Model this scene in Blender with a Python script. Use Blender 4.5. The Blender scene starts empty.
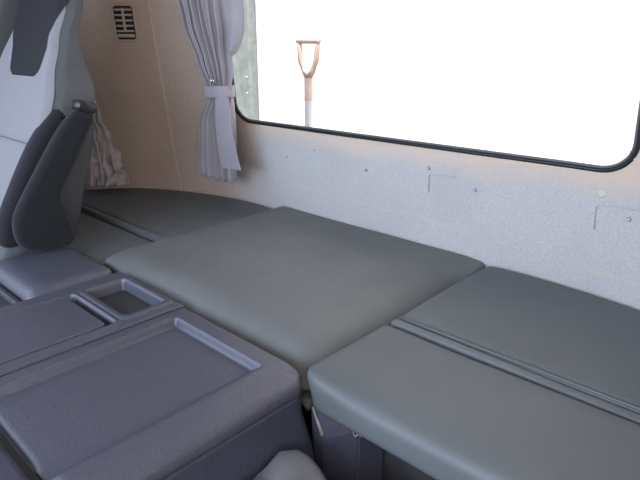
import bpy, bmesh, math, random
from mathutils import Vector, Matrix, noise
random.seed(4)
S = bpy.context.scene
COL = S.collection
Z0 = 1.25                      # eye height above the cab floor; shapes below are written relative to the eye
LOC = {}

# ------------------------------------------------------------------ helpers
def nodes(name):
    m = bpy.data.materials.new(name); m.use_nodes = True
    nt = m.node_tree
    return m, nt, nt.nodes['Principled BSDF']

def mat(name, col, rough=.6, var=.0, vscale=30, bump=0, bscale=400, sheen=0, spec=.5, metal=0, vcol=None,
        bump2=0, b2scale=20, trans=0, coat=0, vdetail=3):
    m, nt, b = nodes(name)
    b.inputs['Roughness'].default_value = rough
    b.inputs['Metallic'].default_value = metal
    b.inputs['Specular IOR Level'].default_value = spec
    if sheen:
        b.inputs['Sheen Weight'].default_value = sheen
        b.inputs['Sheen Roughness'].default_value = .5
    if coat:
        b.inputs['Coat Weight'].default_value = coat
    tc = nt.nodes.new('ShaderNodeTexCoord')
    n = nt.nodes.new('ShaderNodeTexNoise'); n.inputs['Scale'].default_value = vscale
    n.inputs['Detail'].default_value = vdetail
    nt.links.new(tc.outputs['Object'], n.inputs['Vector'])
    mr = nt.nodes.new('ShaderNodeMapRange')
    mr.inputs['From Min'].default_value = .35; mr.inputs['From Max'].default_value = .65
    nt.links.new(n.outputs['Fac'], mr.inputs['Value'])
    mx = nt.nodes.new('ShaderNodeMix'); mx.data_type = 'RGBA'
    c2 = vcol or tuple(c * (1 - var) for c in col)
    mx.inputs[6].default_value = (*col, 1); mx.inputs[7].default_value = (*c2, 1)
    nt.links.new(mr.outputs['Result'], mx.inputs[0])
    nt.links.new(mx.outputs[2], b.inputs['Base Color'])
    last = None
    for st, sc in ((bump2, b2scale), (bump, bscale)):
        if st:
            nn = nt.nodes.new('ShaderNodeTexNoise'); nn.inputs['Scale'].default_value = sc
            nn.inputs['Detail'].default_value = 2
            nt.links.new(tc.outputs['Object'], nn.inputs['Vector'])
            bp = nt.nodes.new('ShaderNodeBump'); bp.inputs['Strength'].default_value = st
            bp.inputs['Distance'].default_value = .3 / sc
            nt.links.new(nn.outputs['Fac'], bp.inputs['Height'])
            if last: nt.links.new(last.outputs['Normal'], bp.inputs['Normal'])
            last = bp
    if last: nt.links.new(last.outputs['Normal'], b.inputs['Normal'])
    m['mix'] = mx.name
    return m

def obj(name, bm, m, parent=None, smooth=True, merge=0):
    if merge: bmesh.ops.remove_doubles(bm, verts=bm.verts, dist=merge)
    bmesh.ops.recalc_face_normals(bm, faces=bm.faces)
    xs = [v.co.x for v in bm.verts]; ys = [v.co.y for v in bm.verts]; zs = [v.co.z for v in bm.verts]
    o3 = Vector(((min(xs)+max(xs))/2, (min(ys)+max(ys))/2, min(zs)))
    for v in bm.verts: v.co -= o3
    me = bpy.data.meshes.new(name); bm.to_mesh(me); bm.free()
    for p in me.polygons: p.use_smooth = smooth
    me.materials.append(m)
    o = bpy.data.objects.new(name, me); COL.objects.link(o)
    w = o3 + Vector((0, 0, Z0))
    LOC[o.name] = w
    if parent:
        o.parent = parent; o.location = w - LOC[parent.name]
    else:
        o.location = w
    return o

def cloth(o, t=.0015):
    m = o.modifiers.new('thickness', 'SOLIDIFY'); m.thickness = t; m.offset = 0
    return o

def thing(name, loc, label=None, cat=None, group=None):
    o = bpy.data.objects.new(name, None); COL.objects.link(o)
    o.empty_display_size = .05
    w = Vector(loc) + Vector((0, 0, Z0)); o.location = w; LOC[o.name] = w
    tag(o, label, cat, group)
    return o

def tag(o, label=None, cat=None, group=None):
    if label: o['label'] = label
    if cat: o['category'] = cat
    if group: o['group'] = group
    return o

def sm(a, b, x):
    t = max(0, min(1, (x-a)/(b-a))); return t*t*(3-2*t)

def cuts(a, b, r, step, extra=()):
    L = []
    k = 5
    for i in range(k+1):
        th = i/k*math.pi/2
        L.append(a + r*(1-math.cos(th))); L.append(b - r*(1-math.cos(th)))
    n = max(1, int(math.ceil((b-a-2*r)/step)))
    for i in range(n+1): L.append(a+r + (b-a-2*r)*i/n)
    for e in extra:
        if a+r < e < b-r: L.append(e)
    L.sort(); out = []
    for x in L:
        if not out or x-out[-1] > 1e-4: out.append(x)
    return out

def rbox(x0, x1, y0, y1, z0, z1, r, step=.03, warp=None, xe=(), ye=(), ze=(), bm=None, zstep=None, rz=None):
    """box with rounded edges, gridded so that it can be warped"""
    bm = bm or bmesh.new()
    r = min(r, (x1-x0)/2.001, (y1-y0)/2.001, (z1-z0)/2.001)
    X, Y, Z = cuts(x0, x1, r, step, xe), cuts(y0, y1, r, step, ye), cuts(z0, z1, r, zstep or step, ze)
    V = {}
    nx, ny, nz = len(X)-1, len(Y)-1, len(Z)-1
    def vert(i, j, k):
        key = (i, j, k)
        if key not in V:
            p = Vector((X[i], Y[j], Z[k]))
            q = Vector((min(max(p.x, x0+r), x1-r), min(max(p.y, y0+r), y1-r), min(max(p.z, z0+r), z1-r)))
            d = p-q
            if d.length > 1e-9: p = q + d.normalized()*r
            if warp: p = Vector(warp(p))
            V[key] = bm.verts.new(p)
        return V[key]
    def f(*a):
        try: bm.faces.new(a)
        except ValueError: pass
    for k in (0, nz):
        for i in range(nx):
            for j in range(ny): f(vert(i,j,k), vert(i+1,j,k), vert(i+1,j+1,k), vert(i,j+1,k))
    for j in (0, ny):
        for i in range(nx):
            for k in range(nz): f(vert(i,j,k), vert(i+1,j,k), vert(i+1,j,k+1), vert(i,j,k+1))
    for i in (0, nx):
        for j in range(ny):
            for k in range(nz): f(vert(i,j,k), vert(i,j+1,k), vert(i,j+1,k+1), vert(i,j,k+1))
    return bm

def tube(pts, r, n=8, bm=None, closed=False, radii=None):
    bm = bm or bmesh.new(); rings = []
    pts = [Vector(p) for p in pts]
    N = len(pts)
    for i, p in enumerate(pts):
        a = pts[(i-1) % N] if (closed or i) else p
        b = pts[(i+1) % N] if (closed or i < N-1) else p
        t = (b-a).normalized()
        up = Vector((0, 0, 1)) if abs(t.z) < .9 else Vector((0, 1, 0))
        s = t.cross(up).normalized(); u = s.cross(t)
        rr = radii[i] if radii else r
        rings.append([bm.verts.new(p + (s*math.cos(q)+u*math.sin(q))*rr) for q in [2*math.pi*k/n for k in range(n)]])
    for i in range(N if closed else N-1):
        A, B = rings[i], rings[(i+1) % N]
        for k in range(n): bm.faces.new((A[k], A[(k+1) % n], B[(k+1) % n], B[k]))
    if not closed:
        bm.faces.new(rings[0]); bm.faces.new(rings[-1])
    return bm

def smooth_poly(P, k=4):
    """Catmull-Rom round a closed outline"""
    out = []; n = len(P)
    for i in range(n):
        p0, p1, p2, p3 = [Vector(P[(i+j-1) % n]) for j in range(4)]
        for s in range(k):
            t = s/k
            out.append(.5*((2*p1)+(p2-p0)*t+(2*p0-5*p1+4*p2-p3)*t*t+(3*p1-p0-3*p2+p3)*t**3))
    return out

def pillow_yz(poly, x0, x1, r):
    """outline in (y, z), thickness along x, rounded rims"""
    bm = bmesh.new()
    n = len(poly); c = sum(poly, Vector((0, 0)))/n
    def normal(i):
        t = (poly[(i+1) % n]-poly[i-1]).normalized(); q = Vector((t.y, -t.x))
        return q
    area = sum(poly[i-1].x*poly[i].y-poly[i].x*poly[i-1].y for i in range(n))
    sg = -1 if area > 0 else 1     # inward
    rings = []
    prof = []
    for s in range(6):
        a = s/5*math.pi/2; prof.append((r*(1-math.sin(a)), x0+r*(1-math.cos(a))))
    for s in range(6):
        a = s/5*math.pi/2; prof.append((r*(1-math.cos(a)), x1-r*(1-math.sin(a))))
    for ins, x in prof:
        rings.append([bm.verts.new((x, *(poly[i] + normal(i)*sg*ins))) for i in range(n)])
    for A, B in zip(rings, rings[1:]):
        for i in range(n): bm.faces.new((A[i-1], A[i], B[i], B[i-1]))
    bm.faces.new(rings[0]); bm.faces.new(rings[-1])
    return bm

def disc_dome(c, nrm, r, h, bm=None, n=14, ring=False):
    bm = bm or bmesh.new()
    nrm = Vector(nrm).normalized(); s = nrm.orthogonal().normalized(); u = nrm.cross(s); c = Vector(c)
    prof = [(1, -.3), (1, .35), (.85, .8), (.55, 1), (.5, .6), (.25, .55)] if ring else [(1, -.3), (1, .2), (.85, .65), (.5, .95), (.2, 1)]
    R = []
    for a, b in prof:
        R.append([bm.verts.new(c+nrm*h*b+(s*math.cos(2*math.pi*k/n)+u*math.sin(2*math.pi*k/n))*r*a) for k in range(n)])
    for A, B in zip(R, R[1:]):
        for k in range(n): bm.faces.new((A[k-1], A[k], B[k], B[k-1]))
    bm.faces.new(R[-1]); bm.faces.new(R[0])
    return bm

# ------------------------------------------------------------------ materials
def carpet(name, col, dark, stains_and_light=True):
    m, nt, b = nodes(name)
    L = nt.links.new
    b.inputs['Roughness'].default_value = .95; b.inputs['Specular IOR Level'].default_value = .15
    b.inputs['Sheen Weight'].default_value = .15
    geo = nt.nodes.new('ShaderNodeNewGeometry')
    n = nt.nodes.new('ShaderNodeTexNoise'); n.inputs['Scale'].default_value = 420; n.inputs['Detail'].default_value = 3
    L(geo.outputs['Position'], n.inputs['Vector'])
    r = nt.nodes.new('ShaderNodeMapRange'); r.inputs['From Min'].default_value = .38; r.inputs['From Max'].default_value = .62
    L(n.outputs['Fac'], r.inputs['Value'])
    mx = nt.nodes.new('ShaderNodeMix'); mx.data_type = 'RGBA'
    mx.inputs[6].default_value = (*col, 1); mx.inputs[7].default_value = (*dark, 1)
    L(r.outputs['Result'], mx.inputs[0])
    n2 = nt.nodes.new('ShaderNodeTexNoise'); n2.inputs['Scale'].default_value = 6; n2.inputs['Detail'].default_value = 4
    L(geo.outputs['Position'], n2.inputs['Vector'])
    r2 = nt.nodes.new('ShaderNodeMapRange'); r2.inputs['From Min'].default_value = .42; r2.inputs['From Max'].default_value = .75
    r2.inputs['To Max'].default_value = .30
    L(n2.outputs['Fac'], r2.inputs['Value'])
    mx2 = nt.nodes.new('ShaderNodeMix'); mx2.data_type = 'RGBA'
    L(r2.outputs['Result'], mx2.inputs[0]); L(mx.outputs[2], mx2.inputs[6])
    mx2.inputs[7].default_value = (dark[0]*.9, dark[1]*.85, dark[2]*.78, 1)
    out = mx2
    if stains_and_light:                                    # backlit glow under the window painted into the felt, and faint tide marks
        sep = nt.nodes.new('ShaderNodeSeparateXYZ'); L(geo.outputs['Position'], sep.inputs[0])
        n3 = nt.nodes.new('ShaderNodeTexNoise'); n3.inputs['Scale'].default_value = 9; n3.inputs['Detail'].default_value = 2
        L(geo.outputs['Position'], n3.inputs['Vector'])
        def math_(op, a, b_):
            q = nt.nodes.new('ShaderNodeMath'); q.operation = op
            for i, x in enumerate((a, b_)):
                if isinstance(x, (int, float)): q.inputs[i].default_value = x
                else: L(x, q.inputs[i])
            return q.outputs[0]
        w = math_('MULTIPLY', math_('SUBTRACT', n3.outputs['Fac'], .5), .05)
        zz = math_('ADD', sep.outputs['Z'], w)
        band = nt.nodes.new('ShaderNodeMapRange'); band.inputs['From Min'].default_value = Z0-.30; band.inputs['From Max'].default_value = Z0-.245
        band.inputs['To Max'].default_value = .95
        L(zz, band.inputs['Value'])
        # tide mark line sloping gently
        zl = math_('ADD', zz, math_('MULTIPLY', sep.outputs['X'], .05))
        d = math_('ABSOLUTE', math_('SUBTRACT', zl, Z0-.465), 0)
        tide = nt.nodes.new('ShaderNodeMapRange'); tide.inputs['From Min'].default_value = 0; tide.inputs['From Max'].default_value = .008
        tide.inputs['To Min'].default_value = .45; tide.inputs['To Max'].default_value = 0
        L(d, tide.inputs['Value'])
        tm = math_('MULTIPLY', tide.outputs['Result'], math_('GREATER_THAN', n3.outputs['Fac'], .47))
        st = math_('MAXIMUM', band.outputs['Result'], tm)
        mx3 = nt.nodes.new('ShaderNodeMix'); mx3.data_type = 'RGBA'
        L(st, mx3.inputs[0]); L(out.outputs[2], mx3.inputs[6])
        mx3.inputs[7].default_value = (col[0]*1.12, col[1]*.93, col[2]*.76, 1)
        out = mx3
        # brown shade of the corner painted into the felt, blending in behind the curtain
        xx = math_('ADD', sep.outputs['X'], math_('MULTIPLY', math_('SUBTRACT', n3.outputs['Fac'], .5), .12))
        tb = nt.nodes.new('ShaderNodeMapRange'); tb.inputs['From Min'].default_value = -1.34; tb.inputs['From Max'].default_value = -1.58
        L(xx, tb.inputs['Value'])
        tn = nt.nodes.new('ShaderNodeMix'); tn.data_type = 'RGBA'; L(r.outputs['Result'], tn.inputs[0])
        tn.inputs[6].default_value = (.50, .385, .325, 1); tn.inputs[7].default_value = (.37, .29, .24, 1)
        mx4 = nt.nodes.new('ShaderNodeMix'); mx4.data_type = 'RGBA'
        L(tb.outputs['Result'], mx4.inputs[0]); L(out.outputs[2], mx4.inputs[6]); L(tn.outputs[2], mx4.inputs[7])
        out = mx4
    L(out.outputs[2], b.inputs['Base Color'])
    bp = nt.nodes.new('ShaderNodeBump'); bp.inputs['Strength'].default_value = .5; bp.inputs['Distance'].default_value = .0015
    L(n.outputs['Fac'], bp.inputs['Height']); L(bp.outputs['Normal'], b.inputs['Normal'])
    return m

M = {}
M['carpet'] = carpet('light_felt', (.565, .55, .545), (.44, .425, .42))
M['carpet_side'] = carpet('shaded_felt', (.50, .385, .325), (.37, .29, .24), False)  # same felt, browned to paint in the shade on the side wall
M['headliner'] = mat('headliner', (.5, .46, .42), .95, .1, 60)
M['floor'] = mat('rubber_floor', (.05, .05, .052), .7, .3, 20, .3, 150)
M['vinyl'] = mat('grey_vinyl', (.108, .121, .126), .50, .10, 7, .35, 520, spec=.45, bump2=.12, b2scale=9)
M['vinyl_mid'] = mat('paler_grey_vinyl', (.138, .146, .144), .50, .10, 7, .35, 520, spec=.45, bump2=.12, b2scale=9)  # slightly paler vinyl for the middle cushion
M['vinyl_front'] = mat('grey_vinyl_flap', (.112, .124, .129), .50, .10, 6, .35, 520, spec=.45, bump2=.12, b2scale=8)
M['strap'] = mat('hinge_vinyl', (.125, .137, .145), .45, .1, 30, .2, 500)
M['plastic'] = mat('grained_plastic', (.055, .058, .085), .34, .22, 160, .55, 430, spec=.55, bump2=.1, b2scale=60)
M['plastic_top'] = mat('scuffed_plastic', (.060, .061, .080), .34, .0, 150, .9, 420, spec=.7, vcol=(.086, .088, .116), bump2=.10, b2scale=70, vdetail=9)
for n_ in M['plastic_top'].node_tree.nodes:
    if n_.type == 'TEX_NOISE' and n_.inputs['Scale'].default_value == 150: n_.inputs['Distortion'].default_value = 2.5
M['plastic_dark'] = mat('dark_plastic', (.045, .045, .05), .5, .2, 60, .2, 300)
M['seat_light'] = mat('lavender_seat_cloth', (.265, .26, .285), .85, .06, 300, .3, 700, sheen=.3, spec=.2)
M['seat_folded'] = mat('folded_seat_cloth', (.15, .15, .16), .9, .1, 300, .3, 700, spec=.2)
M['seat_mesh'] = mat('grey_knit_cloth', (.105, .11, .112), .9, .25, 420, .6, 420, sheen=.3, spec=.2)
M['seat_dark'] = mat('charcoal_cloth', (.024, .025, .029), .9, .15, 300, .4, 600, sheen=.12, spec=.2)
M['insert'] = mat('dark_insert_cloth', (.032, .033, .038), .85, .15, 300, .4, 600, spec=.2)
M['arm'] = mat('charcoal_arm_cloth', (.013, .0155, .019), .85, .15, 300, .4, 600, sheen=.12, spec=.25)
M['black'] = mat('black_gloss', (.015, .015, .018), .25, 0, 10)
M['rubber'] = mat('black_rubber', (.012, .012, .015), .4, 0, 10)
M['rubber_grey'] = mat('grey_rubber_lip', (.11, .115, .11), .5, 0, 10)
M['curtain'] = mat('mauve_curtain_cloth', (.345, .32, .345), .85, .08, 14, .25, 900, sheen=.3, spec=.2)
M['curtain2'] = mat('lightened_curtain_cloth', (.56, .49, .49), .85, .18, 14, .25, 900, sheen=.3, spec=.2)  # side curtain colour lightened to make up for the shade it hangs in
M['metal'] = mat('snap_metal', (.42, .42, .42), .35, .1, 50, metal=1)
M['cap'] = mat('beige_cap', (.55, .52, .49), .6)
M['vent'] = mat('beige_plastic', (.42, .34, .30), .5, .1, 40)
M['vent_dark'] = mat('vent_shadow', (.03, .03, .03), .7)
M['seam'] = mat('welt_cord', (.50, .42, .36), .8, .1, 60)
M['white'] = mat('white_paint', (.86, .86, .85), .5, .03, 5)
M['post'] = mat('grey_green_paint', (.25, .285, .275), .6, .25, 25)
M['wood'] = mat('red_brown_wood', (.52, .39, .35), .7, .2, 20)
M['wood_socket'] = mat('lightened_socket', (.85, .64, .57), .7, .1, 20)  # socket colour lifted in place of the sunlight it misses
M['pale_wood'] = mat('worn_pale_wood', (.56, .47, .44), .7, .1, 20)
M['ground'] = mat('pale_gravel', (.5, .48, .45), .9, .2, 10)
M['scuff'] = mat('chalky_scuff', (.30, .27, .24), .9, .3, 60)
M['cord'] = mat('tan_cord', (.30, .26, .22), .7)

# glass: mostly clear with a mirror sheen
gm, nt, b = nodes('clear_glass')
nt.nodes.remove(b)
tr = nt.nodes.new('ShaderNodeBsdfTransparent'); gl = nt.nodes.new('ShaderNodeBsdfGlossy'); gl.inputs['Roughness'].default_value = .02
mxs = nt.nodes.new('ShaderNodeMixShader'); mxs.inputs[0].default_value = .04
nt.links.new(tr.outputs[0], mxs.inputs[1]); nt.links.new(gl.outputs[0], mxs.inputs[2])
nt.links.new(mxs.outputs[0], nt.nodes['Material Output'].inputs['Surface'])
M['glass'] = gm

# ------------------------------------------------------------------ cab shell
XL, XR, YR = -2.10, .30, 1.20          # side walls, rear wall
CX0, CX1, EB = -1.40, -.40, .60        # where the rear corners start to curve; depth of the curve
def plan(s):
    """point and inward normal on the rear wall line; s = x on the straight, angle past it"""
    if CX0 <= s <= CX1: return Vector((s, YR)), Vector((0, -1))
    left = s < CX0
    a = abs(CX0-XL) if left else abs(XR-CX1)
    d = (CX0-s) if left else (s-CX1)
    # d = arc-like parameter: 0..a*1.35 maps to angle 0..90
    th = min(1, d/(a*1.35))*math.pi/2
    x = a*math.sin(th); y = YR-EB*(1-math.cos(th))
    nx = math.sin(th)/a; ny = math.cos(th)/EB
    L = math.hypot(nx, ny); nx /= L; ny /= L
    return (Vector((CX0-x, y)), Vector((nx, -ny))) if left else (Vector((CX1+x, y)), Vector((-nx, -ny)))
LEAN = .10
def W(s, z, off=0):
    p, n = plan(s)
    k = off + LEAN*(z+.5)
    return Vector((p.x+n.x*k, p.y+n.y*k, z))
def s_of_x(x):
    """parameter whose wall point at bench level has that x"""
    if CX0 <= x <= CX1: return x
    if x < CX0:
        a = CX0-XL; return CX0 - math.asin(min(1, (CX0-x)/a))/(math.pi/2)*a*1.35
    a = XR-CX1; return CX1 + math.asin(min(1, (x-CX1)/a))/(math.pi/2)*a*1.35
SEND_L = CX0-(CX0-XL)*1.35; SEND_R = CX1+(XR-CX1)*1.35
ZF, ZC = -Z0, .72
WX0, WX1, WZ0, WZ1, WR = -1.462, -.283, -.2345, .34, .062    # window opening

def rrect(x0, x1, z0, z1, r, n=12, m=10):
    pts = []
    for cx, cz, a0 in ((x1-r, z0+r, -90), (x1-r, z1-r, 0), (x0+r, z1-r, 90), (x0+r, z0+r, 180)):
        for i in range(n+1):
            a = math.radians(a0+90*i/n); pts.append((cx+r*math.cos(a), cz+r*math.sin(a)))
    out = []
    for i, p in enumerate(pts):
        q = pts[(i+1) % len(pts)]; out.append(p)
        L = math.hypot(q[0]-p[0], q[1]-p[1])
        k = int(L/.05)
        for j in range(1, k): out.append((p[0]+(q[0]-p[0])*j/k, p[1]+(q[1]-p[1])*j/k))
    return out

SEAM_S = s_of_x(-1.772)
def wall_central():
    bm = bmesh.new()
    x0, x1, z0, z1 = CX0-.15, CX1+.18, ZF, ZC
    hole = rrect(WX0, WX1, WZ0, WZ1, WR)
    cx, cz = (WX0+WX1)/2, (WZ0+WZ1)/2
    rings = []
    for f in (0, .02, .06, .12, .25, .4, .55, .7, .85, 1):
        R = []
        for hx, hz in hole:
            dx, dz = hx-cx, hz-cz
            t = min(((x1-cx) if dx > 0 else (cx-x0))/max(abs(dx), 1e-6), ((z1-cz) if dz > 0 else (cz-z0))/max(abs(dz), 1e-6))
            ox, oz = cx+dx*t, cz+dz*t
            x, z = hx+(ox-hx)*f, hz+(oz-hz)*f
            o = -.012 if f == 0 else 0
            R.append(bm.verts.new(W(x, z, o)))
        rings.append(R)
    n = len(hole)
    for A, B in zip(rings, rings[1:]):
        for i in range(n): bm.faces.new((A[i-1], A[i], B[i], B[i-1]))
    # outer rectangle corners
    for (ex, ez) in ((x0, z0), (x1, z0), (x0, z1), (x1, z1)):
        c = bm.verts.new(W(ex, ez))
        R = rings[-1]
        # nearest two ring verts, one on each side
        best = sorted(range(n), key=lambda i: (R[i].co-c.co).length)
        i0 = min(range(n), key=lambda i: abs((R[i].co+R[(i+1) % n].co)[2]/2-ez)+(abs((R[i].co+R[(i+1) % n].co)[0]/2-c.co.x)))
        bm.faces.new((R[i0], R[(i0+1) % n], c))
    return bm

SL = lambda z: SEAM_S + .022*max(0, min(1, -(z-.06)/.6)) - .022*0
def wall_strip(s0, s1, bm=None, zc=None):
    bm = bm or bmesh.new()
    ns = 16; zs = [ZF+(ZC-ZF)*i/20 for i in range(21)]
    f0 = s0 if callable(s0) else (lambda z: s0)
    f1 = s1 if callable(s1) else (lambda z: s1)
    G = [[bm.verts.new(W(f0(z)+(f1(z)-f0(z))*i/ns, z)) for z in zs] for i in range(ns+1)]
    for i in range(ns):
        for j in range(20): bm.faces.new((G[i][j], G[i+1][j], G[i+1][j+1], G[i][j+1]))
    return bm

bm = wall_central()
wall_strip(CX1+.18, SEND_R, bm)
wall_strip(CX0-.15, SL, bm)
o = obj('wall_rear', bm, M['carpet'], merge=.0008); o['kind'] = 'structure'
bm = wall_strip(SL, SEND_L)
# straight part behind the driver's door, then the low door panel
def side_wall(bm, x, sgn, yb):
    n = lambda z: x + sgn*LEAN*(z+.5)
    for (y0, y1, z0, z1) in ((.30, yb, ZF, ZC), (-1.30, .30, ZF, -.34), (-1.30, .30, .42, ZC)):
        vs = [bm.verts.new((n(z), y, z)) for y, z in ((y0, z0), (y1, z0), (y1, z1), (y0, z1))]
        bm.faces.new(vs)
side_wall(bm, XL, 1, EB)
o = obj('wall_left', bm, M['carpet_side'], merge=.0008); o['kind'] = 'structure'
bm = bmesh.new(); side_wall(bm, XR, -1, EB)
o = obj('wall_right', bm, M['carpet_side']); o['kind'] = 'structure'
bm = rbox(XL-.02, XR+.02, -1.3, YR+.03, ZF-.04, ZF, .005, .5)
o = obj('floor', bm, M['floor']); o['kind'] = 'structure'
bm = rbox(XL-.02, XR+.02, -1.34, YR+.03, ZC, ZC+.04, .005, .5)
o = obj('ceiling', bm, M['headliner']); o['kind'] = 'structure'
bm = rbox(XL, XR, -1.34, -1.30, ZF, -.30, .01, .5)
o = obj('wall_front', bm, M['plastic_dark']); o['kind'] = 'structure'
# welt where the corner panels meet
bm = tube([W(SL(z), z, .001) for z in [ZF+.68+i*(ZC-ZF-.68)/24 for i in range(25)]], .0035, 6)
o = obj('trim_1', bm, M['seam']); o['kind'] = 'structure'

# window with rubber gasket
wn = thing('window_1', W((WX0+WX1)/2, WZ0)); wn['kind'] = 'structure'
path = rrect(WX0, WX1, WZ0, WZ1, WR)
bm = tube([W(x, z, -.001) for x, z in path], .0048, 8, closed=True)
obj('rubber_gasket', bm, M['rubber'], wn)
path2 = rrect(WX0+.0065, WX1-.0065, WZ0+.0065, WZ1-.0065, WR-.0065)
bm = tube([W(x, z, -.002) for x, z in path2], .0032, 8, closed=True)
obj('gasket_lip', bm, M['rubber_grey'], wn)
bm = bmesh.new()
for off in (-.012, -.017):
    bm.faces.new([bm.verts.new((x, YR-off-LEAN*(z+.5), z)) for x, z in rrect(WX0+.008, WX1-.008, WZ0+.008, WZ1-.008, WR-.008)])
F = list(bm.faces); a, b_ = list(F[0].verts), list(F[1].verts)
for i in range(len(a)): bm.faces.new((a[i-1], a[i], b_[i], b_[i-1]))
obj('glass_pane', bm, M['glass'], wn, smooth=False)
for x, z in ((-.345, -.02), (-.315, -.172), (-.96, -.135), (-.56, .02)):
    obj('dirt_speck', disc_dome(W(x, z, -.0105), (0, -1, 0), .0014, .0006, None, 6), M['plastic_dark'], wn)

# stitched access-panel outlines in the felt
for i, (pts) in enumerate(([(-.656, -.300), (-.722, -.303), (-.729, -.309), (-.729, -.35)],
                           [(-.268, -.299), (-.331, -.304), (-.339, -.311), (-.337, -.36)])):
    bm = tube([W(x, z, .0005) for x, z in pts], .0017, 6)
    o = obj('trim_2', bm, M['carpet']); o.name = 'trim_%d' % (i+2); o['kind'] = 'structure'

# snap studs on the rear wall
studs = [(-.930, -.323, 'metal snap stud on the rear wall, below the middle of the window', 'm'),
         (-.729, -.288, 'metal snap stud just above the stitched corner line right of mid-window', 'm'),
         (-.602, -.323, 'metal snap stud alone on the wall, right of the stitched corner line', 'm'),
         (-.281, -.321, 'metal snap stud inside the stitched outline under the right window corner', 'm'),
         (-1.124, -.292, 'tiny dull snap stud on the wall under the shovel', 's'),
         (-1.243, -.328, 'tiny dull snap stud nearest the tied curtain', 's'),
         (-.332, -.281, 'flat pale round cap under the right window corner', 'c')]
for x, z, lab, k in studs:
    c = W(x, z)
    bm = disc_dome(c, (0, -1, .1), {'m': .0046, 's': .0028, 'c': .0085}[k], {'m': .004, 's': .002, 'c': .002}[k], ring=(k == 'm'))
    o = obj('snap_stud' if k != 'c' else 'screw_cap', bm, M['cap'] if k == 'c' else M['metal'])
    tag(o, lab, 'stud' if k != 'c' else 'cap', 'snap studs on the rear wall' if k != 'c' else None)

# air vent in the side wall
VS = s_of_x(-1.915)+.066
vt = thing('air_vent', W(VS, .014), 'beige louvred air vent set in the brown side wall by the seat', 'air vent')
def on_wall(ds, z, off): return W(VS+ds, z, off)
fr_ = rrect(-.037, .037, .014, .125, .014, 5)
bm = tube([on_wall(a, z, .002) for a, z in fr_], .0045, 6, closed=True)
obj('frame', bm, M['vent'], vt)
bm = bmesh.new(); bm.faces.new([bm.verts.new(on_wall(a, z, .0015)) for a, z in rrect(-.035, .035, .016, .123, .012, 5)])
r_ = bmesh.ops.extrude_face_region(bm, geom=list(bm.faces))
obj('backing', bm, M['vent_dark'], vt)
for k in range(6):
    z = .024+k*.0165
    bm = rbox(-.030, .030, 0, .004, z, z+(.011 if k == 0 else .0065), .0018, .03, warp=lambda p: on_wall(p.x, p.z, .002+p.y))
    obj('louvre', bm, M['vent'], vt)
bm = rbox(-.004, .004, 0, .006, .045, .115, .0018, .03, warp=lambda p: on_wall(p.x, p.z, .003+p.y))
obj('divider', bm, M['vent'], vt)

# ------------------------------------------------------------------ bunk
ZB = -.50
bmx = rbox(-2.02, .22, .66, 1.14, ZF, -.589, .01, .1,
           warp=lambda p: (p.x, min(p.y, .66+(p.y-.66)*((plan(s_of_x(p.x))[0].y-.05-.66)/.48)), p.z))
bb = obj('bunk_platform', bmx, M['plastic_dark'])
tag(bb, 'dark platform box carrying the bunk cushions along the rear wall', 'bunk platform')

def vn(p, amp, sc=6, seed=0):
    return amp*noise.noise(Vector((p.x*sc+seed, p.y*sc, p.z*sc)))
# middle cushion
def wmid(p):
    q = Vector(p)
    # soft crown and slightly rounded plan corners
    u = (p.x+.9)/.35; v = (p.y-.89)/.31
    top = sm(ZB-.06, ZB, p.z)
    q.z -= .056*top*max(0, 1-(-.562-p.x)/.085)**2*(1-.9*sm(1.05, 1.2, p.y)) + .052*top*max(0, 1-(p.y-.572)/.075)**2*(.2+.8*sm(-1.28, -1.02, p.x))
    q.z += top*(.004*(1-min(1, u*u))*(1-min(1, v*v))) + vn(p, .0025, 5)*top
    q.y += (.004 if v < 0 else -.002)*min(1, abs(u))**6
    return q
bm = rbox(-1.282, -.562, .572, 1.200, -.587, ZB+.006, .013, .018, wmid)
o = obj('bunk_cushion', bm, M['vinyl_mid'])
tag(o, 'wide square grey vinyl bunk cushion in the middle, with no crease', 'cushion')

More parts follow.
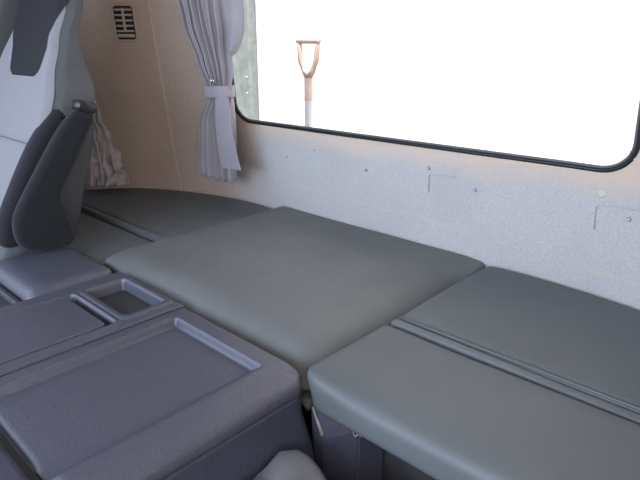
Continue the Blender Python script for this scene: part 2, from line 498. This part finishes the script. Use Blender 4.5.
def rear_y(x): return plan(s_of_x(x))[0].y
def side_cushion(name, left, label):
    t = thing(name, (-1.6 if left else -.2, .87, ZB-.085), label, 'cushion')
    zt = ZB-.009 if left else ZB+.002
    x0, x1 = (-2.03, -1.297) if left else (-.553, .235)
    cy = .772 if left else .798           # crease
    y0, y1 = cy+.013, YR-.006
    def wr(p):
        f = (p.y-y0)/(y1-y0)
        yt = min(rear_y(p.x)-.006, y1)
        q = Vector((p.x, y0+f*(yt-y0), p.z))
        top = sm(zt-.06, zt, p.z)
        q.z += vn(p, .003, 5, 3)*top + .004*top*math.sin(math.pi*f)
        e = (p.x-x0)/.04 if not left else (x1-p.x)/.04
        if 0 <= e < 1 and f > .9: q.y -= .012*(1-e)**2
        return q
    bm = rbox(x0, x1, y0, y1, -.587, zt, .014, .022, wr)
    obj('rear_pad', bm, M['vinyl'], t)
    def wf(p):
        q = Vector(p); top = sm(zt-.06, zt, p.z)
        q.z += vn(p, .003, 6, 9)*top
        e = (p.x-x0) if not left else (x1-p.x)
        fr = max(0, 1-(p.y-.55)/.10); 
        if not left: q.z -= .012*top*max(0, 1-(p.y-.548)/.05)**2*sm(.01, .10, e)
        if e < .03 and fr > 0:            # rounded front corner
            k = (1-e/.03)
            q.y += .008*k*k*fr; q.x += .020*(1-top)*k*fr
        return q
    zf = zt-(.008 if left else .0)
    if left: zt_, zt = zt, zf
    bm = rbox(x0-(0 if left else .007), x1, .548 if not left else .56, cy-.016, -.587 if left else -.567, zt, .018, .016, wf)
    obj('front_pad', bm, M['vinyl_front'], t)
    if left: zt = zt_
    # hinge strip bridging the crease, with stitched edges
    def ws(p):
        return (p.x, p.y, p.z + .0015*math.sin(p.x*9) )
    bm = rbox(x0+.004, x1-.004, cy-.011, cy+.008, zt-.022, zt-.002+(.003 if left else 0), .0035, .03, ws)
    obj('hinge_strip', bm, M['strap'], t)
    bm = tube([(x0+.006+i*(x1-x0-.012)/20, cy+.014, zt-.0005) for i in range(21)], .0028, 6)
    obj('piping', bm, M['vinyl'], t)
    return t
side_cushion('bunk_cushion', True, 'grey vinyl bunk cushion with a hinge crease beside the brown side wall, behind the seat')
side_cushion('bunk_cushion', False, 'grey vinyl bunk cushion with a long hinge crease, nearest the viewer at right')

# ------------------------------------------------------------------ console between the seats
ZT = -.505
cons = thing('centre_console', (-1.0, .2, ZF), 'wide grey plastic centre console with lids and a tray between the seats', 'console')
def rr_sd(x, y, x0, x1, y0, y1, r):
    cx, cy = (x0+x1)/2, (y0+y1)/2
    qx, qy = abs(x-cx)-(x1-x0)/2+r, abs(y-cy)-(y1-y0)/2+r
    return math.hypot(max(qx, 0), max(qy, 0))+min(max(qx, qy), 0)-r
def edges(a, b_, w, n=4):
    out = []
    for e in (a, b_): out += [e+w*(i/n*2-1) for i in range(n+1)]
    return out
def fine(a, b_, st): 
    n = int((b_-a)/st); return [a+(b_-a)*i/n for i in range(n+1)]
YK = -.05                                   # front end of the console
# lower body
def corner_round(x0, x1, y0, y1, r):
    def w(p):
        q = Vector(p)
        cx, cy = x1-r, y1-r
        if q.x > cx and q.y > cy:
            d = Vector((q.x-cx, q.y-cy)); m_ = max(d.x, d.y)
            if d.length > 0: 
                s_ = m_/d.length; q.x = cx+d.x*s_; q.y = cy+d.y*s_
        return q
    return w
cr_b = corner_round(-1.46, -.548, YK, .560, .030)
def cr(p):
    q = cr_b(p); k = sm(-.565, -.66, p.z)
    q.x += .030*k*sm(-.8, -.55, p.x)
    return q
bm = rbox(-1.46, -.548, YK, .560, ZF, -.540, .006, .03, cr, xe=[-.58+.004*i for i in range(9)], ye=[.525+.004*i for i in range(9)], zstep=.03)
obj('body', bm, M['plastic'], cons)
# large lid with a shallow recess
lx0, lx1, ly0, ly1 = -.905, -.546, .172, .562
zl = ZT+.004
cr2 = corner_round(lx0, lx1, ly0, ly1, .030)
def wlid(p):
    q = cr2(p)
    if p.z > zl-.02:
        sd = rr_sd(p.x, p.y, -.872, -.612, .17-.2, .522, .008)
        q.z -= .017*sm(0, -.010, sd)
        if p.x > -.66:  # the near side of the recess ramps out softly
            q.z = max(q.z, zl-.017+ .017*sm(-.640, -.606, p.x)) if sd < 0 else q.z
    # the long near edge falls away
    if p.z > zl-.04: q.z -= .010*sm(-.60, -.546, p.x)
    return q
bm = rbox(lx0, lx1, ly0, ly1, -.534, zl, .014, .02, wlid,
          xe=[-.875+.0025*i for i in range(8)]+[-.645+.004*i for i in range(12)]+[lx1-.045+.005*i for i in range(8)],
          ye=[.506+.0025*i for i in range(9)]+[ly1-.045+.005*i for i in range(8)])
obj('storage_lid', bm, M['plastic_top'], cons)
# front section of the console ahead of the big lid
bm = rbox(lx0, lx1, YK, ly0-.014, -.534, zl-.003, .010, .04)
obj('front_cover', bm, M['plastic'], cons)
# dark filler seen in the gaps
bm = rbox(-1.455, -.556, YK+.01, .552, -.545, -.528, .003, .2)
obj('gap_liner', bm, M['plastic_dark'], cons)
# tray section
tx0, tx1 = -1.176, -.911
def wtray(p):
    q = Vector(p)
    if p.z > ZT-.008:
        q.z += .0035*(sm(.012, .006, abs(rr_sd(p.x, p.y, -1.128, -.945, .452, .552, .012))))
        sd = rr_sd(p.x, p.y, -1.125, -.948, .455, .549, .012)
        q.z -= .030*sm(0, -.009, sd)
        # well for the flush lid
        sd2 = rr_sd(p.x, p.y, -1.126, -.938, -.2, .432, .010)
        q.z -= .022*sm(0, -.003, sd2)
        q.z += .003*sm(.010, .004, abs(sd2)) if sd2 > 0 else 0
    return q
bm = rbox(tx0, tx1, YK, .566, -.548, ZT, .004, .02, wtray,
          xe=fine(-1.140, -1.105, .0025)+fine(-.965, -.930, .0025), ye=fine(.42, .475, .0025)+fine(.53, .562, .0025))
obj('tray', bm, M['plastic_top'], cons)
# flush lid in front of the tray
bm = rbox(-1.1200, -.9440, YK+.03, .415, ZT-.0215, ZT+.003, .004, .02, corner_round(-1.1200, -.9440, YK, .415, .012), xe=fine(-.958, -.942, .002), ye=fine(.40, .415, .002))
obj('flush_lid', bm, M['plastic_top'], cons)
# higher block next to the driver's seat
def wblk(p):
    q = Vector(p)
    if p.z > -.55: 
        fall = sm(.42, .345, p.y); q.z -= .018*fall*fall
    return q
bm = rbox(-1.455, -1.182, .355, .562, -.548, ZT+.010, .026, .015, wblk)
obj('raised_block', bm, M['plastic_top'], cons)
# slot in front of the block
def wslot(p):
    q = Vector(p)
    if p.z > ZT-.02:
        sd = rr_sd(p.x, p.y, -1.43, -1.192, .0, .342, .01); q.z -= .022*sm(0, -.006, sd)
    return q
bm = rbox(-1.455, -1.178, YK, .353, -.552, ZT-.012, .004, .02, wslot, xe=fine(-1.21, -1.18, .0025), ye=fine(.325, .35, .0025))
obj('open_pocket', bm, M['plastic_dark'], cons)

# moulded housing at the rear foot of the console
bm = bmesh.new()
top = [(-.550, .564, -.552), (-.517, .566, -.627), (-.472, .600, -.604), (-.458, .655, -.592), (-.552, .655, -.592)]
low = [(-.514, .566, ZF), (-.513, .567, ZF), (-.468, .600, ZF), (-.456, .655, ZF), (-.516, .655, ZF)]
vt_ = [bm.verts.new(p) for p in top]; vl = [bm.verts.new(p) for p in low]
bm.faces.new(vt_[::-1]); bm.faces.new(vl)
for i in range(5): bm.faces.new((vt_[i-1], vt_[i], vl[i], vl[i-1]))
bmesh.ops.bevel(bm, geom=list(bm.edges), offset=.003, segments=2, affect='EDGES')
hs = obj('trim_housing', bm, M['plastic'], smooth=False)
tag(hs, 'angular scuffed plastic housing below the gap between console and right cushion', 'housing')
bm = bmesh.new()
random.seed(8)
P = [(-.543, .5645, -.570), (-.537, .5645, -.584), (-.530, .5650, -.598), (-.522, .566, -.617)]
bm = tube(P, .002, 6, radii=[.0015, .0025, .003, .0042])
obj('scuff_mark', bm, M['scuff'], hs)
# loose cord under the right cushion
pts = []
for i in range(26):
    a = i/25*2*math.pi*1.6
    pts.append((-.474+.009*math.sin(a)+.0004*i, .590+.004*math.cos(a*1.3), -.592+.011*math.cos(a)))
bm = tube(pts, .0014, 6)
o = obj('cord_loop', bm, M['cord'])
tag(o, 'small tan cord loop dangling under the front of the right cushion', 'cord')

# ------------------------------------------------------------------ driver's seat
def lin(z, K):
    for (a, va), (b_, vb) in zip(K, K[1:]):
        if z <= b_: return va+(vb-va)*sm(a, b_, z)
    return K[-1][1]
def s_right(z): return lin(z, [(-.60, -1.52), (-.46, -1.50), (-.34, -1.455), (-.14, -1.462), (-.04, -1.497), (.05, -1.540), (.20, -1.575), (.28, -1.60)])
def s_left(z): return lin(z, [(-.60, -1.86), (-.46, -1.88), (-.34, -1.925), (-.14, -1.918), (-.04, -1.895), (.05, -1.875), (.20, -1.83), (.28, -1.80)])
def seat_y(d, z):
    """front of the backrest; d = -1..1 across"""
    y = .452 + (z+.5)*.40
    y -= .018*sm(.62, .82, abs(d))*sm(.10, -.06, z)      # side bolsters come forward
    y += .022*sm(.86, 1.0, abs(d))
    return y
def seat_d(x, z): return 2*(x-s_left(z))/(s_right(z)-s_left(z))-1
seat = thing('driver_seat', (-1.72, .35, ZF), 'upright cloth driver seat with light panel and dark head insert at far left', 'seat')
def backbox(z0, z1, r, step):
    def wb(p):
        d = p.x/.22
        x = (s_right(p.z)+s_left(p.z))/2 + d*(s_right(p.z)-s_left(p.z))/2
        dep = lin(p.z, [(-.6, .11), (-.13, .105), (.05, .030), (.28, .03)])
        return (x, seat_y(d, p.z) + p.y/.11*dep, p.z)
    return rbox(-.22, .22, 0, .11, z0, z1, r, step, wb)
bm = backbox(-.56, .27, .022, .015)
obj('backrest', bm, M['seat_mesh'], seat)
def panel(pts_fn, z0, z1, off, thick, m, name, nz=34, nx=18, rim=.12):
    """cloth panel laid over the backrest front; pts_fn(z) gives its left and right x"""
    bm = bmesh.new(); G = []
    for j in range(nz+1):
        z = z0+(z1-z0)*j/nz; a, b_ = pts_fn(z); row = []
        for i in range(nx+1):
            t = i/nx; t2 = .5-.5*math.cos(math.pi*t)
            x = a+(b_-a)*t2
            d = max(-.97, min(.97, seat_d(x, z)))
            x = (s_right(z)+s_left(z))/2 + d*(s_right(z)-s_left(z))/2
            e = min(t2, 1-t2, .5)*(b_-a); ez = min(z-z0, z1-z)
            h = off+thick*min(1, (max(0, min(e, ez))/.014))**.5
            row.append(bm.verts.new((x, seat_y(d, z)-h, z)))
        G.append(row)
    for j in range(nz):
        for i in range(nx): bm.faces.new((G[j][i], G[j][i+1], G[j+1][i+1], G[j+1][i]))
    # close at the back so that it has thickness
    back = [[bm.verts.new(v.co+Vector((0, thick+off+.010, 0))) for v in row] for row in (G[0], G[-1])]
    for row, bk in ((G[0], back[0]), (G[-1], back[1])):
        for i in range(nx): bm.faces.new((row[i], row[i+1], bk[i+1], bk[i]))
    return obj(name, bm, m, seat)
def light_x(z):
    return (s_left(z)+.03, s_right(z)-.012)
panel(light_x, -.247, .262, .002, .006, M['seat_light'], 'centre_panel')
panel(light_x, -.445, -.251, .002, .006, M['seat_light'], 'lumbar_panel')
def ins_x(z):
    w = .100 + .042*sm(-.10, .10, z)
    if z < -.052: w *= math.sqrt(max(.0, 1-min(1, (-.052-z)/.030)**2))*.4+.6
    return (-1.700-w, -1.700+w)
panel(ins_x, -.080, .255, .009, .004, M['insert'], 'head_insert')
bm = rbox(-.032, .032, 0, .09, -.34, .27, .025, .03, lambda p: (-1.930+p.x+.02*sm(.1, .27, p.z), .452+(p.z+.5)*.40-.055+p.y, p.z))
obj('side_wing', bm, M['seat_mesh'], seat)
bm = rbox(-1.98, -1.47, .02, .40, -.72, -.57, .04, .04)
obj('seat_cushion', bm, M['seat_mesh'], seat)
bm = rbox(-1.95, -1.49, .08, .50, ZF, -.715, .02, .1)
obj('pedestal', bm, M['plastic_dark'], seat)
# dark bolster curving down along the inboard side
bp = smooth_poly([(.600, -.150), (.560, -.185), (.512, -.245), (.450, -.349), (.412, -.425), (.41, -.475), (.45, -.485), (.50, -.44), (.56, -.32), (.63, -.20)])
bm = pillow_yz(bp, -1.512, -1.458, .022)
obj('side_bolster', bm, M['seat_dark'], seat)
# folded-up armrest
ap = smooth_poly([(.620, -.150), (.650, -.158), (.653, -.180), (.632, -.215), (.588, -.285), (.549, -.345), (.543, -.370), (.556, -.420),
                  (.560, -.450), (.548, -.476), (.500, -.484), (.452, -.480), (.428, -.455), (.424, -.415), (.436, -.375), (.493, -.292), (.557, -.205), (.595, -.165)], 3)
arm = obj('armrest', pillow_yz(ap, -1.424, -1.384, .016), M['arm'], seat)
cp = smooth_poly([(.617, -.134), (.626, -.128), (.655, -.138), (.664, -.146), (.658, -.160), (.640, -.163), (.616, -.152)], 3)
obj('end_cap', pillow_yz(cp, -1.426, -1.384, .006), M['black'], arm)
sp = smooth_poly([(.658, -.165), (.668, -.185), (.650, -.270), (.620, -.350), (.590, -.440), (.560, -.495), (.52, -.47), (.54, -.36), (.60, -.25), (.63, -.18)], 3)
obj('arm_shield', pillow_yz(sp, -1.440, -1.418, .008), M['plastic_dark'], arm)

# folded passenger seat, only its rear corner shows
ps = thing('passenger_seat', (-.28, .2, ZF), 'folded light grey passenger seat, only a corner shows at the bottom edge', 'seat')
def wps(p):
    q = Vector(p); q.x += .045*sm(-.60, -.66, p.z)*sm(-.3, -.5, p.x)
    q.z += sm(-.66, -.60, p.z)*(.006*math.sin((p.x+.5)*70) - .035*sm(-.49, -.44, p.x) + .02*noise.noise(Vector((p.x*30, p.y*30, 2))))
    return q
bm = rbox(-.527, -.06, -.02, .505, -.70, -.590, .022, .02, wps)
obj('folded_backrest', bm, M['seat_folded'], ps)
bm = rbox(-.49, -.08, 0, .46, -.80, -.70, .03, .05)
obj('seat_cushion', bm, M['seat_mesh'], ps)
bm = rbox(-.45, -.12, .04, .42, ZF, -.80, .02, .1)
obj('pedestal', bm, M['plastic_dark'], ps)

# ------------------------------------------------------------------ curtains
def interp(K, t):
    for (a, va), (b_, vb) in zip(K, K[1:]):
        if t <= b_:
            f = (t-a)/(b_-a); f = f*f*(3-2*f)
            return tuple(x+(y-x)*f for x, y in zip(va, vb))
    return K[-1][1]
def drape(K, z0, z1, folds, amp, ybase, nx=140, nz=50, ph=0, skew=0, thick=.0012):
    """K: (z, (xleft, xright, depth factor))"""
    bm = bmesh.new(); G = []
    for j in range(nz+1):
        z = z0+(z1-z0)*j/nz
        xl, xr, df = interp(K, z)
        row = []
        for i in range(nx+1):
            u = i/nx
            x = xl+(xr-xl)*u
            a = 2*math.pi*folds*u+ph+1.5*math.sin(3*u+ph)
            y = ybase(z) - amp*df*(1.9*abs(math.sin(a/2))**.8-.9+.30*math.cos(2.3*a+1+z*3)) + .004*noise.noise(Vector((u*6, z*9, ph)))
            x += .35*amp*df*math.sin(a)
            row.append(bm.verts.new((x, y, z + (.006*math.sin(a+.6) if j == 0 else 0))))
        G.append(row)
    for j in range(nz):
        for i in range(nx): bm.faces.new((G[j][i], G[j][i+1], G[j+1][i+1], G[j+1][i]))
    bmesh.ops.recalc_face_normals(bm, faces=bm.faces)
    return bm
cur = thing('window_curtain', (-1.49, 1.10, -.43), 'mauve grey curtain tied back with a band at the left of the rear window', 'curtain')
yb = lambda z: 1.105 - .05*sm(-.2, .2, z)
K = [(-.135, (-1.500, -1.404, .45)), (-.05, (-1.522, -1.376, .8)), (.06, (-1.552, -1.345, 1)), (.40, (-1.64, -1.26, 1.1))]
cloth(obj('upper_drape', drape(K, -.135, .42, 6.2, .026, yb, ph=.4), M['curtain'], cur))
# loose outer fold bulging over the glass
bm = bmesh.new(); G = []
for j in range(31):
    t = j/30; z = -.028+t*.43
    row = []
    for i in range(17):
        u = i/16
        w = .055*min(1, (t/.16))**.6
        x = -1.360+w*u+.012*t
        y = 1.075-.05*t*.3-.014*math.sin(math.pi*u)+.012*u
        row.append(bm.verts.new((x, y, z)))
    G.append(row)
for j in range(30):
    for i in range(16): bm.faces.new((G[j][i], G[j][i+1], G[j+1][i+1], G[j+1][i]))
cloth(obj('loose_fold', bm, M['curtain'], cur))
K = [(-.42, (-1.578, -1.405, 1)), (-.25, (-1.566, -1.402, .9)), (-.14, (-1.516, -1.405, .45))]
cloth(obj('lower_drape', drape(K, -.420, -.135, 4.4, .024, lambda z: 1.112, ph=2.2), M['curtain'], cur))
# flat hem flap with snap at the near side
def wflap(p):
    f = (-.15-p.z)/.225
    return (p.x + (.030)*f*(p.x+1.47)/.06, p.y - .010*math.sin(f*3) , p.z+.02*f*(p.x+1.40)/.07*.3)
bm = rbox(-1.440, -1.374, 1.068, 1.072, -.368, -.150, .0018, .02, wflap)
fl = obj('hem_flap', bm, M['curtain'], cur)
bm = disc_dome((-1.386, 1.066, -.343), (0.3, -1, 0), .0085, .004, ring=True)
obj('snap_button', bm, M['metal'], fl)
# tie band
bm = bmesh.new(); rings = []
for k in range(40):
    a = 2*math.pi*k/40
    cx, cy = -1.456+.054*math.copysign(abs(math.cos(a))**.7, math.cos(a)), 1.098+.034*math.copysign(abs(math.sin(a))**.8, math.sin(a))
    rings.append([bm.verts.new((cx, cy, z+.003*(cx+1.46)/.06)) for z in (-.155, -.149, -.126, -.120)])
for k in range(40):
    A, B = rings[k-1], rings[k]
    for i in range(3): bm.faces.new((A[i], B[i], B[i+1], A[i+1]))
bmesh.ops.recalc_face_normals(bm, faces=bm.faces)
cloth(obj('tie_band', bm, M['curtain'], cur), .003)
bm = disc_dome((-1.425, 1.052, -.102), (0.3, -1, .2), .0085, .004, ring=True)
obj('snap_button', bm, M['metal'], cur)

# bunched side curtain behind the driver's seat
c2 = thing('side_curtain', (-1.90, .90, -.48), 'bunched mauve curtain crumpled on the far cushion behind the driver seat', 'curtain')
def side_pt(s, z, off):
    return W(s, z, off)
def bunched(sa, sb, folds, amp, nz, nx, seed, name, crumple=0, base=.045, topz=-.13, botz=-.485, conv=.3, top_s=None):
    bm = bmesh.new(); G = []
    top_s = top_s if top_s is not None else (sa+sb)/2
    for j in range(nz+1):
        t = j/nz
        row = []
        spread = conv+(1-conv)*sm(0, 1, t)
        for i in range(nx+1):
            u = i/nx
            cen = top_s+((sa+sb)/2-top_s)*t
            s = cen+(u-.5)*(sb-sa)*spread
            z = topz+(botz-topz)*t
            a = 2*math.pi*folds*u+seed
            off = base+.02*t + amp*(.4+.6*t)*(math.sin(a)+.4*math.sin(2.1*a+1))
            if crumple:
                off += crumple*t*(noise.noise(Vector((u*5, t*7, seed)))*1.3 + .6*noise.noise(Vector((u*11, t*13, seed+5))))
                z += crumple*.5*t*noise.noise(Vector((u*8, t*9, seed+9)))
                s += crumple*.8*t*noise.noise(Vector((u*7, t*8, seed+3)))
            z = max(z, botz+.004)
            row.append(bm.verts.new(side_pt(s, z, max(off, .004))))
        G.append(row)
    for j in range(nz):
        for i in range(nx): bm.faces.new((G[j][i], G[j][i+1], G[j+1][i+1], G[j+1][i]))
    bmesh.ops.recalc_face_normals(bm, faces=bm.faces)
    return cloth(obj(name, bm, M['curtain2'], c2))
s1 = s_of_x(-2.085); s2 = s_of_x(-1.985)
bunched(s_of_x(-2.075), s_of_x(-1.945), 6, .015, 40, 120, 1.0, 'pleated_drape', 0, topz=-.13, conv=.2, top_s=s_of_x(-1.99))
bunched(s_of_x(-1.995), s_of_x(-1.900), 3, .010, 60, 80, 5.0, 'crumpled_hem', .038, base=.040, topz=-.15, conv=.22, top_s=s_of_x(-1.975))

# ------------------------------------------------------------------ outside the rear window
def tagged(name, bm, m, label, cat, smooth=False):
    o = obj(name, bm, m, smooth=smooth); return tag(o, label, cat)
bm = rbox(-7, 3.5, 1.5, 9, -2.4, -2.3, .01, 2)
o = obj('ground', bm, M['ground']); o['kind'] = 'structure'
bm = rbox(-6.0, 3.0, 2.10, 2.16, -2.3, 2.4, .01, .5)
tagged('bulkhead_panel', bm, M['white'], 'sunlit white panel filling the view outside the rear window', 'panel')
bm = rbox(-2.75, -2.42, 2.04, 2.098, -2.3, 2.3, .012, .3)
pst = tagged('guard_post', bm, M['post'], 'grey green post outside the window beside the tied curtain', 'post')
for z in (-.115, -.20): obj('rivet', disc_dome((-2.45, 2.039, z-.05), (0, -1, 0), .005, .003, None, 8), M['white'], pst)
sh = thing('shovel', (-1.55, 1.6, -2.3), 'shovel with D grip handle standing outside the rear window', 'shovel')
SY = 1.6
sx = -1.553
bm = tube([(sx, SY, -.18), (sx, SY, -.155), (sx, SY, -.10)], .0175, 12)
bm = tube([(sx, SY, -.205), (sx, SY, -.12)], .017, 12)
g = obj('grip_socket', bm, M['wood_socket'], sh)
bm = tube([(sx, SY, -.125), (sx-.018, SY, -.10), (sx-.040, SY, -.06), (sx-.047, SY, -.01), (sx-.045, SY, .02)], .011, 10,
          radii=[.012, .012, .011, .010, .009])
tube([(sx, SY, -.125), (sx+.018, SY, -.10), (sx+.040, SY, -.06), (sx+.047, SY, -.01), (sx+.045, SY, .02)], .011, 10, bm,
     radii=[.012, .012, .011, .010, .009])
obj('yoke', bm, M['wood'], sh)
bm = tube([(sx-.060, SY, .017), (sx-.055, SY, .017), (sx+.055, SY, .017), (sx+.060, SY, .017)], .013, 12, radii=[.008, .013, .013, .008])
obj('grip_bar', bm, M['pale_wood'], sh)
bm = tube([(sx, SY, -1.9), (sx, SY, -.20)], .0165, 12)
obj('shaft', bm, M['white'], sh)
bm = rbox(sx-.11, sx+.11, SY-.004, SY+.004, -2.295, -1.98, .003, .02, lambda p: (p.x, p.y+.25*(p.x-sx)**2*4, p.z if p.z > -2.2 else p.z+0.9*abs(p.x-sx)**2))
obj('blade', bm, M['metal'], sh)

# ------------------------------------------------------------------ light
w = bpy.data.worlds.new('sky'); S.world = w; w.use_nodes = True
nt = w.node_tree; bg = nt.nodes['Background']
tc = nt.nodes.new('ShaderNodeTexCoord'); sep = nt.nodes.new('ShaderNodeSeparateXYZ')
nt.links.new(tc.outputs['Generated'], sep.inputs[0])
cr_ = nt.nodes.new('ShaderNodeValToRGB')
cr_.color_ramp.elements[0].position = .45; cr_.color_ramp.elements[0].color = (.62, .56, .50, 1)
cr_.color_ramp.elements[1].position = .62; cr_.color_ramp.elements[1].color = (.50, .66, 1.0, 1)
e = cr_.color_ramp.elements.new(.5); e.color = (.95, .97, 1.0, 1)
mr = nt.nodes.new('ShaderNodeMapRange'); mr.inputs['From Min'].default_value = -1; mr.inputs['From Max'].default_value = 1
nt.links.new(sep.outputs['Z'], mr.inputs['Value']); nt.links.new(mr.outputs['Result'], cr_.inputs[0])
nt.links.new(cr_.outputs[0], bg.inputs['Color']); bg.inputs['Strength'].default_value = 1.0

def area(name, loc, target, sx_, sy_, power, col):
    l = bpy.data.lights.new(name, 'AREA'); l.shape = 'RECTANGLE'; l.size = sx_; l.size_y = sy_; l.energy = power; l.color = col
    o = bpy.data.objects.new(name, l); COL.objects.link(o)
    o.location = Vector(loc)+Vector((0, 0, Z0))
    d = Vector(target)-Vector(loc); o.rotation_euler = d.to_track_quat('-Z', 'Y').to_euler()
    return o
area('windshield_daylight', (-.85, -1.30, .28), (-.85, .8, -.25), 2.0, .75, 50, (.60, .75, 1.0))
area('passenger_window_daylight', (.34, -.45, .05), (-1.0, .3, -.3), 1.2, .65, 13, (1.0, .92, .84))
area('driver_window_daylight', (-2.14, -.45, .05), (-1.0, .6, -.5), 1.2, .65, 5, (.80, .86, 1.0))
sun = bpy.data.lights.new('sun', 'SUN'); sun.energy = 11.5; sun.angle = .01; sun.color = (1, .95, .88)
so = bpy.data.objects.new('sun', sun); COL.objects.link(so)
so.rotation_euler = Vector((-.22, .38, -.9)).to_track_quat('-Z', 'Y').to_euler()

# ------------------------------------------------------------------ camera and colour
cam = bpy.data.cameras.new('camera'); co = bpy.data.objects.new('camera', cam); COL.objects.link(co)
co.location = (0, 0, Z0)
co.rotation_euler = (math.radians(90)-math.atan(195/555), 0, math.radians(43))
cam.sensor_width = 36; cam.lens = 555/640*36; cam.clip_start = .02
S.camera = co
S.view_settings.view_transform = 'Standard'; S.view_settings.look = 'None'
S.view_settings.gamma = 1; S.view_settings.use_curve_mapping = False
S.view_settings.exposure = 0
